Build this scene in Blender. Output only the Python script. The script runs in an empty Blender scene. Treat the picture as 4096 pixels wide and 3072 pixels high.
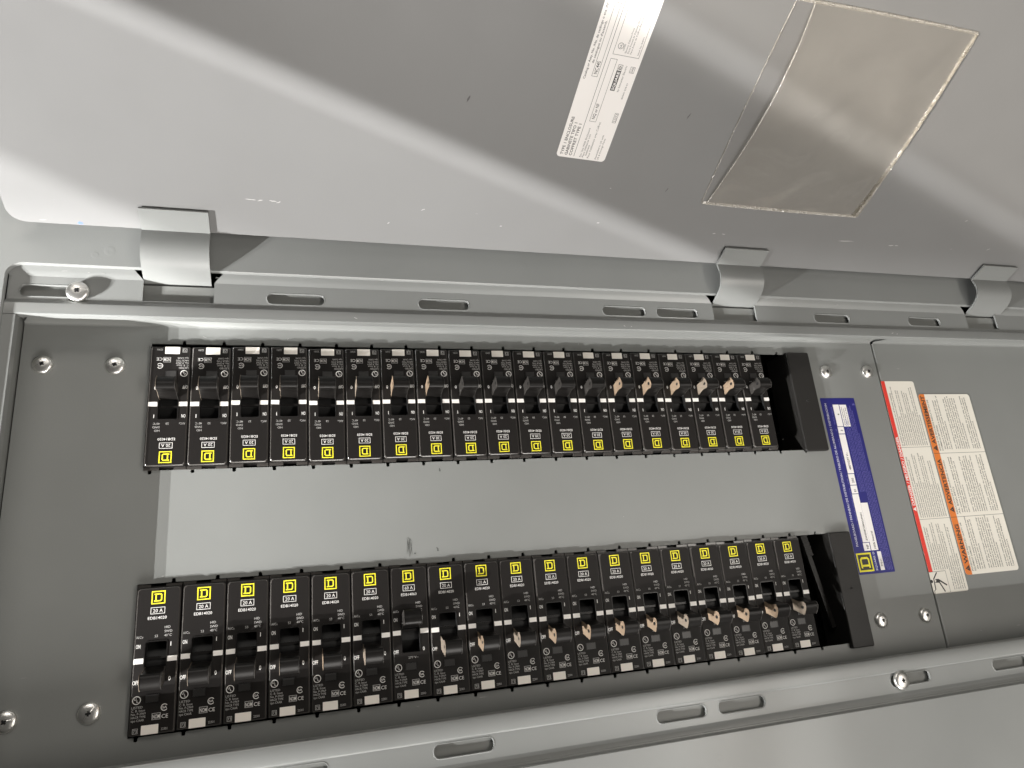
import bpy, bmesh, math, random
from mathutils import Vector, Matrix
from mathutils.geometry import tessellate_polygon
random.seed(4)
S = bpy.context.scene
COL = S.collection
MM = 0.001
# panel coordinates (millimetres): u right, v up, w towards the viewer; breaker faces lie at w = 0.
# world: X = u, Y = -w, Z = v (the panel stands upright, the camera looks along +Y)
def W(u, v, w):
    return Vector((u, -w, v)) * MM
RX = Matrix.Rotation(math.pi / 2, 4, 'X')

# ------------------------------------------------------------------ camera
Rc = ((0.95616494, 0.0870089, -0.27960339), (0.00159623, 0.95327338, 0.3021048), (0.29282428, -0.28930833, 0.9113477))
def cam_axis(x, y, z):
    d = [Rc[0][k] * x + Rc[1][k] * y + Rc[2][k] * z for k in range(3)]
    return Vector((d[0], d[2], -d[1]))          # panel (d0,-d1,-d2) -> world (u,-w,v)
cd = bpy.data.cameras.new('camera')
cam = bpy.data.objects.new('camera', cd)
COL.objects.link(cam)
cd.sensor_width = 36.0
cd.lens = 2779.87 / 4096 * 36
cd.clip_start = 0.01
cd.clip_end = 50
ax, ay, az = cam_axis(1, 0, 0), cam_axis(0, -1, 0), cam_axis(0, 0, -1)
m = Matrix((ax, ay, az)).transposed().to_4x4()
m.translation = W(82.825, -61.492, 486.566)
cam.matrix_world = m
S.camera = cam

# ------------------------------------------------------------------ light
S.view_settings.view_transform = 'Standard'
S.view_settings.look = 'None'
S.view_settings.exposure = 0.0
S.view_settings.gamma = 1.0
wd = bpy.data.worlds.new('World')
S.world = wd
wd.use_nodes = True
bgn = wd.node_tree.nodes['Background']
bgn.inputs['Color'].default_value = (1.0, 0.965, 0.90, 1)
bgn.inputs['Strength'].default_value = 0.06

def aim(o, target, roll=None):
    d = (target - o.location).normalized()
    if roll is None:
        o.rotation_euler = d.to_track_quat('-Z', 'Y').to_euler()
    else:
        z = -d
        y = (roll - roll.dot(z) * z).normalized()
        x = y.cross(z)
        o.rotation_euler = Matrix((x, y, z)).transposed().to_euler()
def light(name, kind, loc, power, col=(1, 1, 1), **kw):
    l = bpy.data.lights.new(name, kind)
    l.energy = power
    l.color = col
    for k, v in kw.items():
        setattr(l, k, v)
    o = bpy.data.objects.new(name, l)
    COL.objects.link(o)
    o.location = loc
    return o
CEN = W(150, 0, 0)
def from_dir(su, sv, dist):
    d = Vector((-su, -1.0, -sv)).normalized()
    return CEN + d * dist
KEYCOL = (1.0, 0.99, 0.975)
BLOCKERS = []
def cut_lamp(name, pos, power, cuts, soft=0.0004, col=KEYCOL):
    """point lamp; each cut (p1, p2, outside) puts one added unseen blocker plate 12 cm in front of it, its straight edge
    in the plane through the lamp and p1, p2, covering the side where the point outside lies"""
    o = light(name, 'POINT', pos, power, col, shadow_soft_size=soft)
    for p1, p2, outside in cuts:
        BLOCKERS.append((pos, W(*p1), W(*p2), W(*outside)))
    return o
OUTA, INA = (600, 300, 300), (0, 0, 0)
LA = ((20, 245, 150), (415, 190, 33))
LB = ((290, 266, 194), (715, 212, 80))
LC = ((-84, 209, 73), (-16, 193, 40))
def lower(l, d):
    return tuple((p[0], p[1] - 0.4268 * d, p[2] - 0.9043 * d) for p in l)
k1 = cut_lamp('work_lamp', from_dir(3.45, 1.85, 2.4), 540, [(*LA, OUTA)])
k2 = cut_lamp('work_lamp_second_head', from_dir(3.85, 2.1, 2.4), 640, [])
k3 = cut_lamp('work_lamp_third_head', from_dir(4.2, 2.3, 2.4), 480, [(*LC, OUTA)])
k4 = cut_lamp('streak_lamp', from_dir(2.9, 2.5, 2.4), 470, [(*lower(LA, -3), OUTA), (*lower(LA, 5), INA)])  # slit lamp added to draw the bright streak on the door
k5 = cut_lamp('far_streak_lamp', from_dir(4.3, 3.1, 2.4), 560, [(*lower(LB, -4), OUTA), (*lower(LB, 4), INA)])  # added slit lamp, makes the second streak further right
k6 = cut_lamp('work_lamp_upper_head', from_dir(4.6, 2.6, 2.4), 520, [(*LB, INA)], 0.001, (1.0, 0.93, 0.84))
k7 = cut_lamp('left_fill_lamp', from_dir(3.7, 1.65, 2.4), 520, [((130, -60, -4), (130, 80, -4), (500, 0, 0)), ((-60, 189, 31), (300, 189, 31), (100, 260, 120))], 0.0015)  # added fill, brightens only the left part of the cover plate
k8 = cut_lamp('end_fill_lamp', from_dir(4.6, 1.75, 2.5), 600, [((556, -60, -4), (556, 80, -4), (0, 0, 0)), ((450, 189, 31), (700, 189, 31), (500, 260, 120))], 0.0015)  # added fill, brightens only the right end below the door
# soft fills added behind the viewer for ambient light and metal reflections
a1 = light('soft_fill', 'AREA', Vector((-0.3, -1.9, 1.5)), 14, (1.0, 0.95, 0.88), shape='RECTANGLE', size=1.5, size_y=0.5)
aim(a1, W(230, 0, 0))
a2 = light('soft_fill_second', 'AREA', Vector((1.6, -2.0, -0.6)), 20, (1.0, 0.94, 0.86), shape='RECTANGLE', size=0.5, size_y=1.5)
aim(a2, W(230, 0, 0))
a3 = light('door_fill', 'AREA', Vector((0.4, -0.9, -2.2)), 47, (1.0, 0.96, 0.91), shape='RECTANGLE', size=1.3, size_y=0.8)  # made-up fill, put in to lift the light level on the door
aim(a3, W(230, 100, 60))

# ------------------------------------------------------------------ materials
def mat(name, col, rough=0.5, metal=0.0, spec=0.5, bump=None, bump_scale=800, var=0.0, scratch=0.0, coat=0.0):
    m = bpy.data.materials.new(name)
    m.use_nodes = True
    nt = m.node_tree
    p = nt.nodes['Principled BSDF']
    p.inputs['Base Color'].default_value = (*col, 1)
    p.inputs['Roughness'].default_value = rough
    p.inputs['Metallic'].default_value = metal
    p.inputs['Specular IOR Level'].default_value = spec
    p.inputs['Coat Weight'].default_value = coat
    tc = nt.nodes.new('ShaderNodeTexCoord')
    if bump:
        n = nt.nodes.new('ShaderNodeTexNoise')
        n.inputs['Scale'].default_value = bump_scale
        n.inputs['Detail'].default_value = 3
        nt.links.new(tc.outputs['Object'], n.inputs['Vector'])
        b = nt.nodes.new('ShaderNodeBump')
        b.inputs['Strength'].default_value = bump
        b.inputs['Distance'].default_value = 0.0003
        nt.links.new(n.outputs['Fac'], b.inputs['Height'])
        nt.links.new(b.outputs['Normal'], p.inputs['Normal'])
    last = None
    if var:
        n2 = nt.nodes.new('ShaderNodeTexNoise')
        n2.inputs['Scale'].default_value = 22
        n2.inputs['Detail'].default_value = 6
        nt.links.new(tc.outputs['Object'], n2.inputs['Vector'])
        r = nt.nodes.new('ShaderNodeMapRange')
        r.inputs['To Min'].default_value = 1 - var
        r.inputs['To Max'].default_value = 1 + var
        nt.links.new(n2.outputs['Fac'], r.inputs['Value'])
        mx = nt.nodes.new('ShaderNodeMix')
        mx.data_type = 'RGBA'
        mx.blend_type = 'MULTIPLY'
        mx.inputs[0].default_value = 1
        mx.inputs[6].default_value = (*col, 1)
        nt.links.new(r.outputs['Result'], mx.inputs[7])
        last = mx.outputs[2]
        rr = nt.nodes.new('ShaderNodeMapRange')
        rr.inputs['To Min'].default_value = max(0.02, rough - 0.07)
        rr.inputs['To Max'].default_value = rough + 0.07
        nt.links.new(n2.outputs['Fac'], rr.inputs['Value'])
        nt.links.new(rr.outputs['Result'], p.inputs['Roughness'])
    if scratch:
        mp = nt.nodes.new('ShaderNodeMapping')
        mp.inputs['Scale'].default_value = (60, 420, 200)
        mp.inputs['Rotation'].default_value = (0.1, 0.15, 0.5)
        nt.links.new(tc.outputs['Object'], mp.inputs['Vector'])
        n3 = nt.nodes.new('ShaderNodeTexNoise')
        n3.inputs['Scale'].default_value = 1.0
        n3.inputs['Detail'].default_value = 2
        nt.links.new(mp.outputs['Vector'], n3.inputs['Vector'])
        r3 = nt.nodes.new('ShaderNodeMapRange')
        r3.inputs['From Min'].default_value = 0.78
        r3.inputs['From Max'].default_value = 0.82
        r3.inputs['To Max'].default_value = scratch
        nt.links.new(n3.outputs['Fac'], r3.inputs['Value'])
        mx = nt.nodes.new('ShaderNodeMix')
        mx.data_type = 'RGBA'
        nt.links.new(r3.outputs['Result'], mx.inputs[0])
        if last:
            nt.links.new(last, mx.inputs[6])
        else:
            mx.inputs[6].default_value = (*col, 1)
        mx.inputs[7].default_value = (0.75, 0.74, 0.7, 1)
        last = mx.outputs[2]
    if last:
        nt.links.new(last, p.inputs['Base Color'])
    return m
ENAMEL = (0.213, 0.219, 0.213)
M = {}
M['enamel'] = mat('grey_enamel', ENAMEL, 0.33, bump=0.10, bump_scale=900, var=0.05, scratch=0.12)
M['door'] = mat('grey_enamel_dimmed', (0.188, 0.1875, 0.186), 0.46, bump=0.10, bump_scale=900, var=0.04, scratch=0.12)  # same paint, darkened to hold down the light level on the door
M['plate'] = mat('grey_enamel_brightened', (0.222, 0.228, 0.220), 0.38, bump=0.12, bump_scale=900, var=0.05, scratch=0.25)  # same paint, lightened in place of stronger light on the cover
M['galv'] = mat('box_steel', (0.21, 0.215, 0.205), 0.45, bump=0.1, var=0.08)
M['dark'] = mat('black_interior', (0.006, 0.006, 0.006), 0.6)
M['black'] = mat('black_case_plastic', (0.010, 0.009, 0.0085), 0.34, spec=0.4, bump=0.06, bump_scale=2500, var=0.12)
M['face'] = mat('black_printed_face', (0.0105, 0.009, 0.0082), 0.5, spec=0.22, bump=0.05, bump_scale=2500, var=0.1)
M['handle'] = mat('black_toggle_plastic', (0.0075, 0.0068, 0.0063), 0.36, spec=0.2, bump=0.08, bump_scale=1500, var=0.2, scratch=0.25)
M['tan'] = mat('tan_side', (0.26, 0.19, 0.13), 0.5, bump=0.2, bump_scale=2500, var=0.5)  # tan tone for the left-facing toggle ends
M['pale'] = mat('pale_side', (0.22, 0.18, 0.14), 0.5, bump=0.2, bump_scale=2500, var=0.5)  # paler tone for other left-facing toggle ends
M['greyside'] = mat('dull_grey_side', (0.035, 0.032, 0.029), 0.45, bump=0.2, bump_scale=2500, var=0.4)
M['edge'] = mat('highlit_case_edge', (0.055, 0.05, 0.046), 0.22, spec=0.8, var=0.3)  # lighter rim colour paints a highlight along the case edges
M['button'] = mat('test_button_plastic', (0.032, 0.031, 0.030), 0.35, var=0.1)
M['white'] = mat('white_ink', (0.76, 0.745, 0.72), 0.5)
M['dimwhite'] = mat('thin_grey_ink', (0.44, 0.43, 0.415), 0.5)
M['yellow'] = mat('yellow_ink', (0.80, 0.72, 0.03), 0.5)
M['cream'] = mat('cream_window', (0.90, 0.85, 0.78), 0.4, bump=0.2, bump_scale=2000, var=0.08)
M['stripe'] = mat('white_stripe', (0.86, 0.83, 0.79), 0.45)
M['screw'] = mat('zinc_screw', (0.86, 0.85, 0.82), 0.34, metal=1.0, bump=0.4, bump_scale=700, var=0.12)
M['blockm'] = mat('black_filler_plastic', (0.014, 0.013, 0.012), 0.45, spec=0.35, bump=0.2, bump_scale=1800, var=0.15, scratch=0.15)
M['vinyl'] = mat('sticker_white', (0.86, 0.83, 0.81), 0.35, var=0.02)
M['cream_sticker'] = mat('sticker_cream', (0.80, 0.765, 0.685), 0.45, var=0.02)
M['ink'] = mat('black_ink', (0.03, 0.028, 0.028), 0.5)
M['inkgrey'] = mat('fine_print_ink', (0.07, 0.065, 0.065), 0.5)
M['red'] = mat('sticker_red', (0.72, 0.045, 0.03), 0.4)
M['orange'] = mat('sticker_orange', (0.72, 0.20, 0.035), 0.4)
M['blue'] = mat('sticker_blue', (0.011, 0.011, 0.165), 0.42)
M['bluewhite'] = mat('blue_label_print', (0.55, 0.55, 0.68), 0.4)
M['bluefine'] = mat('blue_label_fine_print', (0.16, 0.15, 0.46), 0.4)
M['wear'] = mat('bare_scuff', (0.46, 0.455, 0.44), 0.5)
M['bluefleck'] = mat('blue_fleck', (0.10, 0.18, 0.62), 0.5)
M['marker'] = mat('pen_ink', (0.085, 0.09, 0.085), 0.5)

def film(name, tint, gl, rough, bump=0.5, bscale=60, thick=0.0, haze=(0.5, 0.48, 0.45)):
    m = bpy.data.materials.new(name)
    m.use_nodes = True
    nt = m.node_tree
    nt.nodes.clear()
    out = nt.nodes.new('ShaderNodeOutputMaterial')
    tr = nt.nodes.new('ShaderNodeBsdfTransparent')
    tr.inputs['Color'].default_value = (*tint, 1)
    g = nt.nodes.new('ShaderNodeBsdfGlossy')
    g.inputs['Roughness'].default_value = rough
    g.inputs['Color'].default_value = (1, 1, 1, 1)
    df = nt.nodes.new('ShaderNodeBsdfDiffuse')
    df.inputs['Color'].default_value = (*haze, 1)
    tc = nt.nodes.new('ShaderNodeTexCoord')
    n = nt.nodes.new('ShaderNodeTexNoise')
    n.inputs['Scale'].default_value = bscale
    n.inputs['Detail'].default_value = 3
    n.inputs['Distortion'].default_value = 0.8
    nt.links.new(tc.outputs['Object'], n.inputs['Vector'])
    b = nt.nodes.new('ShaderNodeBump')
    b.inputs['Strength'].default_value = bump
    b.inputs['Distance'].default_value = 0.002
    nt.links.new(n.outputs['Fac'], b.inputs['Height'])
    nt.links.new(b.outputs['Normal'], g.inputs['Normal'])
    fr = nt.nodes.new('ShaderNodeFresnel')
    fr.inputs['IOR'].default_value = 1.22
    nt.links.new(b.outputs['Normal'], fr.inputs['Normal'])
    ad = nt.nodes.new('ShaderNodeMath')
    ad.operation = 'ADD'
    ad.inputs[1].default_value = gl
    nt.links.new(fr.outputs['Fac'], ad.inputs[0])
    m0 = nt.nodes.new('ShaderNodeMixShader')
    mr = nt.nodes.new('ShaderNodeMapRange')
    mr.inputs['From Min'].default_value = 0.35
    mr.inputs['From Max'].default_value = 0.65
    mr.inputs['To Min'].default_value = thick * 0.86
    mr.inputs['To Max'].default_value = min(1, thick * 1.14)
    nt.links.new(n.outputs['Fac'], mr.inputs['Value'])
    nt.links.new(mr.outputs['Result'], m0.inputs[0])
    nt.links.new(tr.outputs[0], m0.inputs[1])
    nt.links.new(df.outputs[0], m0.inputs[2])
    m1 = nt.nodes.new('ShaderNodeMixShader')
    m1.inputs[0].default_value = gl
    nt.links.new(m0.outputs[0], m1.inputs[1])
    nt.links.new(g.outputs[0], m1.inputs[2])
    nt.links.new(m1.outputs[0], out.inputs['Surface'])
    return m
M['film'] = film('clear_vinyl_front', (0.95, 0.935, 0.91), 0.06, 0.13, 0.5, 20, 0.27, (0.46, 0.44, 0.405))
M['film_back'] = film('clear_vinyl_back', (0.98, 0.975, 0.97), 0.03, 0.15, 0.2, 30, 0.03)
M['film_edge'] = film('clear_vinyl_welded_edge', (0.85, 0.82, 0.76), 0.22, 0.2, 1.0, 400, 0.42, (0.74, 0.70, 0.62))

# ------------------------------------------------------------------ helpers
def new_mesh(name, bm, mats, smooth=False):
    me = bpy.data.meshes.new(name)
    bmesh.ops.recalc_face_normals(bm, faces=bm.faces[:])
    bm.to_mesh(me)
    bm.free()
    for x in (mats if isinstance(mats, (list, tuple)) else [mats]):
        me.materials.append(M[x])
    if smooth:
        for p in me.polygons:
            p.use_smooth = True
    if any(p.use_smooth for p in me.polygons):
        me.set_sharp_from_angle(angle=math.radians(28))
    return me
def obj(name, me, parent=None, loc=None):
    o = bpy.data.objects.new(name, me)
    COL.objects.link(o)
    if parent:
        o.parent = parent
    if loc is not None:
        o.location = loc
    return o
def tag(o, label, cat, group=None, kind=None):
    if label: o['label'] = label
    if cat: o['category'] = cat
    if group: o['group'] = group
    if kind: o['kind'] = kind
def root(name, u, v, w, label, cat, group=None, rot=0.0):
    """Empty whose local x,y,z axes are panel u,v,w (turned by rot about w)."""
    o = bpy.data.objects.new(name, None)
    COL.objects.link(o)
    o.empty_display_size = 0.01
    o.matrix_world = Matrix.Translation(W(u, v, w)) @ RX @ Matrix.Rotation(rot, 4, 'Z')
    tag(o, label, cat, group)
    return o
def vadd(bm, x, y, z):
    return bm.verts.new((x * MM, y * MM, z * MM))
def box(bm, x0, x1, y0, y1, z0, z1, mi=0):
    vs = [vadd(bm, x, y, z) for z in (z0, z1) for y in (y0, y1) for x in (x0, x1)]
    for q in ((0, 2, 3, 1), (4, 5, 7, 6), (0, 1, 5, 4), (2, 6, 7, 3), (0, 4, 6, 2), (1, 3, 7, 5)):
        f = bm.faces.new([vs[i] for i in q])
        f.material_index = mi
    return vs
def rrect(x0, x1, y0, y1, r, n=6):
    rr = r if isinstance(r, (list, tuple)) else (r, r, r, r)      # BL, BR, TR, TL
    out = []
    for (cx, cy, a0), q in zip(((x0, y0, 180), (x1, y0, 270), (x1, y1, 0), (x0, y1, 90)), rr):
        sx = 1 if cx == x0 else -1
        sy = 1 if cy == y0 else -1
        if q <= 0:
            out.append((cx, cy))
            continue
        for k in range(n + 1):
            a = math.radians(a0 + 90 * k / n)
            out.append((cx + sx * q + q * math.cos(a), cy + sy * q + q * math.sin(a)))
    return out
def circle(cx, cy, r, n=24, ry=None):
    ry = ry or r
    return [(cx + r * math.cos(2 * math.pi * k / n), cy + ry * math.sin(2 * math.pi * k / n)) for k in range(n)]
def plate(bm, outer, holes, z0, z1, mi=0, back=True, fn=None):
    """flat sheet with holes between z0 (back) and z1 (front)"""
    loops = [outer] + list(holes)
    tri = tessellate_polygon([[Vector((x, y, 0)) for x, y in l] for l in loops])
    flat = [p for l in loops for p in l]
    T = fn or (lambda x, y, z: (x, y, z))
    top = [vadd(bm, *T(x, y, z1)) for x, y in flat]
    bot = [vadd(bm, *T(x, y, z0)) for x, y in flat] if z0 is not None else None
    for t in tri:
        try:
            f = bm.faces.new([top[i] for i in t]); f.material_index = mi
            if bot and back:
                f = bm.faces.new([bot[i] for i in reversed(t)]); f.material_index = mi
        except ValueError:
            pass
    if bot:
        k = 0
        for l in loops:
            n = len(l)
            for i in range(n):
                a, b = k + i, k + (i + 1) % n
                f = bm.faces.new([bot[a], bot[b], top[b], top[a]]); f.material_index = mi
            k += n
    return bm
def flat(bm, pts, z, mi=0, holes=()):
    return plate(bm, pts, holes, None, z, mi)
def strip(bm, prof, u0, u1, mi=0, u0f=None, u1f=None, segs=1):
    """sweep an open (v,w) profile along u; u0f/u1f give slanted ends"""
    cols = []
    for k in range(segs + 1):
        t = k / segs
        cols.append([vadd(bm, ((u0f(v, w) if u0f else u0) * (1 - t) + (u1f(v, w) if u1f else u1) * t), v, w) for v, w in prof])
    for a, b in zip(cols, cols[1:]):
        for i in range(len(prof) - 1):
            f = bm.faces.new([a[i], b[i], b[i + 1], a[i + 1]]); f.material_index = mi
def thick_strip(bm, prof, u0, u1, t, mi=0):
    """closed sheet of thickness t swept along u"""
    n = len(prof)
    off = []
    for i in range(n):
        a = Vector(prof[max(0, i - 1)]); b = Vector(prof[min(n - 1, i + 1)])
        d = (b - a).normalized()
        off.append((prof[i][0] + d.y * t, prof[i][1] - d.x * t))
    ring = list(prof) + off[::-1]
    A = [vadd(bm, u0, v, w) for v, w in ring]
    B = [vadd(bm, u1, v, w) for v, w in ring]
    m_ = len(ring)
    for i in range(m_):
        j = (i + 1) % m_
        f = bm.faces.new([A[i], A[j], B[j], B[i]]); f.material_index = mi
        if i != n - 1 and i != m_ - 1:
            f.smooth = True
    for i in range(n - 1):
        f = bm.faces.new([A[i], A[m_ - 1 - i], A[m_ - 2 - i], A[i + 1]]); f.material_index = mi
        f = bm.faces.new([B[i], B[i + 1], B[m_ - 2 - i], B[m_ - 1 - i]]); f.material_index = mi
_tc = {}
def text_tris(s, bold=0.0):
    key = (s, bold)
    if key not in _tc:
        c = bpy.data.curves.new('t', 'FONT')
        c.body = s
        c.size = 1.0
        c.resolution_u = 2
        c.offset = bold
        o = bpy.data.objects.new('t', c)
        COL.objects.link(o)
        bpy.context.view_layer.update()
        me = bpy.data.meshes.new_from_object(o.evaluated_get(bpy.context.evaluated_depsgraph_get()))
        vs = [(v.co.x, v.co.y) for v in me.vertices]
        fs = [tuple(p.vertices) for p in me.polygons]
        xs = [p[0] for p in vs] or [0]
        _tc[key] = (vs, fs, min(xs), max(xs))
        bpy.data.objects.remove(o)
        bpy.data.curves.remove(c)
        bpy.data.meshes.remove(me)
    return _tc[key]
def text(bm, s, x, y, h, width=None, z=0.06, mi=0, align='L', bold=0.0, rot=0.0):
    """flat lettering: cap height h, baseline y, optional total width"""
    vs, fs, x0, x1 = text_tris(s, bold)
    sy = h / 0.73
    sx = sy if width is None else width / max(1e-6, (x1 - x0))
    L = (x1 - x0) * sx
    ox = {'L': 0, 'C': -L / 2, 'R': -L}[align]
    ca, sa = math.cos(rot), math.sin(rot)
    nv = []
    for a, b in vs:
        px, py = (a - x0) * sx + ox, b * sy
        nv.append(vadd(bm, x + px * ca - py * sa, y + px * sa + py * ca, z))
    for f in fs:
        try:
            g = bm.faces.new([nv[i] for i in f]); g.material_index = mi
        except ValueError:
            pass
def frame_box(bm, x0, x1, y0, y1, t, z=0.06, mi=0):
    flat(bm, [(x0, y0), (x1, y0), (x1, y1), (x0, y1)], z, mi, [[(x0 + t, y0 + t), (x1 - t, y0 + t), (x1 - t, y1 - t), (x0 + t, y1 - t)]])
def ring(bm, cx, cy, r, t, z=0.06, mi=0, n=20, a0=0, a1=360):
    if a1 - a0 >= 360:
        flat(bm, circle(cx, cy, r, n), z, mi, [circle(cx, cy, r - t, n)])
    else:
        A = [(cx + r * math.cos(math.radians(a0 + (a1 - a0) * k / n)), cy + r * math.sin(math.radians(a0 + (a1 - a0) * k / n))) for k in range(n + 1)]
        Bp = [(cx + (r - t) * math.cos(math.radians(a0 + (a1 - a0) * k / n)), cy + (r - t) * math.sin(math.radians(a0 + (a1 - a0) * k / n))) for k in range(n + 1)]
        va = [vadd(bm, *p, z) for p in A]; vb = [vadd(bm, *p, z) for p in Bp]
        for i in range(n):
            bm.faces.new([va[i], va[i + 1], vb[i + 1], vb[i]]).material_index = mi
def rect(bm, x0, x1, y0, y1, z=0.05, mi=0):
    flat(bm, [(x0, y0), (x1, y0), (x1, y1), (x0, y1)], z, mi)
def d_logo(bm, cx, cy, s, z=0.06, mi=0):
    """square frame with a slab-serif D inside"""
    k = s / 7.6
    h = s / 2
    frame_box(bm, cx - h, cx + h, cy - h, cy + h, 0.68 * k, z, mi)
    X = lambda a: cx + a * k
    Y = lambda b: cy + b * k
    outer = [(-2.35, -2.35), (1.3, -2.35), (2.1, -1.5), (2.1, 1.5), (1.3, 2.35), (-2.35, 2.35), (-2.35, 1.6), (-1.75, 1.6), (-1.75, -1.6), (-2.35, -1.6)]
    inner = [(-0.95, -1.6), (0.95, -1.6), (1.3, -1.25), (1.3, 1.25), (0.95, 1.6), (-0.95, 1.6)]
    flat(bm, [(X(a), Y(b)) for a, b in outer], z, mi, [[(X(a), Y(b)) for a, b in inner]])
def lathe(bm, prof, cx, cy, z0, n=28, mi=0, smooth=True):
    rings = []
    for r, z in prof:
        if r < 1e-6:
            rings.append([vadd(bm, cx, cy, z0 + z)])
        else:
            rings.append([vadd(bm, cx + r * math.cos(2 * math.pi * k / n), cy + r * math.sin(2 * math.pi * k / n), z0 + z) for k in range(n)])
    for a, b in zip(rings, rings[1:]):
        for k in range(n):
            j = (k + 1) % n
            if len(a) == 1:
                f = bm.faces.new([a[0], b[k], b[j]])
            elif len(b) == 1:
                f = bm.faces.new([a[k], a[j], b[0]])
            else:
                f = bm.faces.new([a[k], a[j], b[j], b[k]])
            f.material_index = mi
            f.smooth = smooth

# added blocker plates that cut the lamp light into bands, unseen beside the lamps
M['lamp'] = mat('blocker_black', (0.03, 0.03, 0.03), 0.6)
for pos, P1, P2, O_ in BLOCKERS:
    c = (P1 + P2) / 2
    t = (c - pos).normalized()
    n = (P1 - pos).cross(P2 - pos).normalized()
    if n.dot(O_ - pos) < 0: n = -n
    x = t.cross(n).normalized()
    bm = bmesh.new()
    q = 0.12
    cs = [pos + t * q + x * sx + n * sn + t * dt for dt in (0, 0.0008) for sx, sn in ((-0.07, 0), (0.07, 0), (0.07, 0.07), (-0.07, 0.07))]
    vs = [bm.verts.new(v_ - pos) for v_ in cs]
    for f in ((0, 1, 2, 3), (7, 6, 5, 4), (0, 4, 5, 1), (1, 5, 6, 2), (2, 6, 7, 3), (3, 7, 4, 0)):
        bm.faces.new([vs[i] for i in f])
    o = obj('light_blocker', new_mesh('light_blocker', bm, 'lamp'))
    o.location = pos
    tag(o, 'small black plate added out of view to cut lamp light', 'lamp visor', 'unseen plates added to cut the light')

# ------------------------------------------------------------------ the cabinet (front panel, rails, box)
WP, WL, WR = 24.0, 22.0, 20.0
UL, UR, VT, VB = -92.9, 880.0, 165.6, -164.3
HU = [(-15.9, 25.6), (417.3, 459.2), (697.2, 740.0)]      # hinge straps
cab = root('panelboard_cabinet', 390, 0, -95, 'open grey steel breaker cabinet with slotted rails and its door swung up on curved hinges', 'electrical cabinet')
CR = Matrix.Translation((-390 * MM, 0, 95 * MM))
def cobj(name, bm, mats, parent=cab, smooth=False):
    bm.transform(CR if parent is cab else Matrix.Identity(4))
    return obj(name, new_mesh(name, bm, mats, smooth), parent)

bm = bmesh.new()
hole = rrect(UL, UR, VB, VT, 9, 8)
plate(bm, rrect(-190, 980, -300, 290, 4, 3), [hole], WP - 1.6, WP)
# rolled outer edges
for (a, b) in (((-190, -300), (980, -300)), ((-190, 290), (980, 290))):
    box(bm, a[0], b[0], a[1] - (1.6 if a[1] < 0 else 0), a[1] + (0 if a[1] < 0 else 1.6), WP - 20, WP - 1)
# soft rounded rim of the opening
rim = []
for dz, off in ((0.0, 0.0), (-0.35, 0.45), (-1.3, 0.9), (-2.2, 1.0)):
    rim.append([vadd(bm, x, y, WP + dz + 0.02) for x, y in rrect(UL + off, UR - off, VB + off, VT - off, 9 - off * 0.6, 8)])
for a, b in zip(rim, rim[1:]):
    n = len(a)
    for k in range(n):
        f = bm.faces.new([a[k], a[(k + 1) % n], b[(k + 1) % n], b[k]]); f.smooth = True
cobj('front_panel', bm, 'enamel')

def seg_gaps(gaps, u0, u1):
    segs = []; c = u0
    for a, b in gaps:
        segs.append((c, a)); c = b
    segs.append((c, u1))
    return segs
notches = [(-15.6, 27.6), (415.2, 457.6), (694.0, 732.0)]
top_slots = [(-85.2, -47.6), (61.8, 99.6), (166.9, 204.5), (314.1, 351.5), (362.2, 399.7), (517.6, 555.2), (622.4, 660.2), (770, 807)]
bot_slots = [(-80, -42), (61, 99), (161.9, 199.5), (313.5, 351.1), (361.3, 398.7), (510.8, 548.6), (613.0, 650.5), (760, 798)]
def slot_hole(a, b, v0, v1):
    return rrect(a, b, v0, v1, 3.4, 6)
def slot_lip(bm, a, b, v0, v1, w):
    """dished rim round a punched slot"""
    A = [vadd(bm, x, y, w + 0.01) for x, y in rrect(a - 0.9, b + 0.9, v0 - 0.9, v1 + 0.9, 4.3, 6)]
    Bb = [vadd(bm, x, y, w + 0.22) for x, y in rrect(a - 0.35, b + 0.35, v0 - 0.35, v1 + 0.35, 3.75, 6)]
    Cc = [vadd(bm, x, y, w - 0.25) for x, y in rrect(a, b, v0, v1, 3.4, 6)]
    n = len(A)
    for P_, Q_ in ((A, Bb), (Bb, Cc)):
        for k in range(n):
            bm.faces.new([P_[k], P_[(k + 1) % n], Q_[(k + 1) % n], Q_[k]]).smooth = True
# top rail: lip, slotted face, fillet
lip = [(VT - 0.9, WP - 2.0), (VT - 1.6, WP - 2.2), (VT - 3.6, WP - 2.55), (VT - 5.4, WP - 3.05), (VT - 6.6, WP - 3.6), (VT - 7.3, WR + 0.1), (158.0, WR)]
fil = [(143.4, WR), (142.6, WR + 0.02), (141.4, WR + 0.35), (140.2, WR + 1.2), (139.3, WL - 0.2), (138.6, WL), (131.9, WL), (131.4, WL - 0.3), (131.3, WL - 1.0), (131.3, WL - 6)]
rails = []
bm = bmesh.new()
segs = seg_gaps(notches, UL + 1, UR - 1)
for i, (a, b) in enumerate(segs):
    fa = (lambda v, w, a=a, i=i: a + (0 if i == 0 else max(0, (v - 158)) * 0.85))
    fb = (lambda v, w, b=b, i=i: b - (0 if i == len(segs) - 1 else max(0, (v - 158)) * 0.85))
    strip(bm, lip, a, b, u0f=fa, u1f=fb)
    hs = [s for s in top_slots if s[0] > a and s[1] < b]
    plate(bm, [(a, 143.4), (b, 143.4), (b, 158.0), (a, 158.0)], [slot_hole(s0, s1, 144.5, 152.0) for s0, s1 in hs], WR - 1.5, WR)
    for s0, s1 in hs:
        slot_lip(bm, s0, s1, 144.5, 152.0, WR)
strip(bm, fil, UL + 1, UR - 1)
strip(bm, [(143.4, WR), (143.4, WR - 1.6)], UL + 1, UR - 1)
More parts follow.
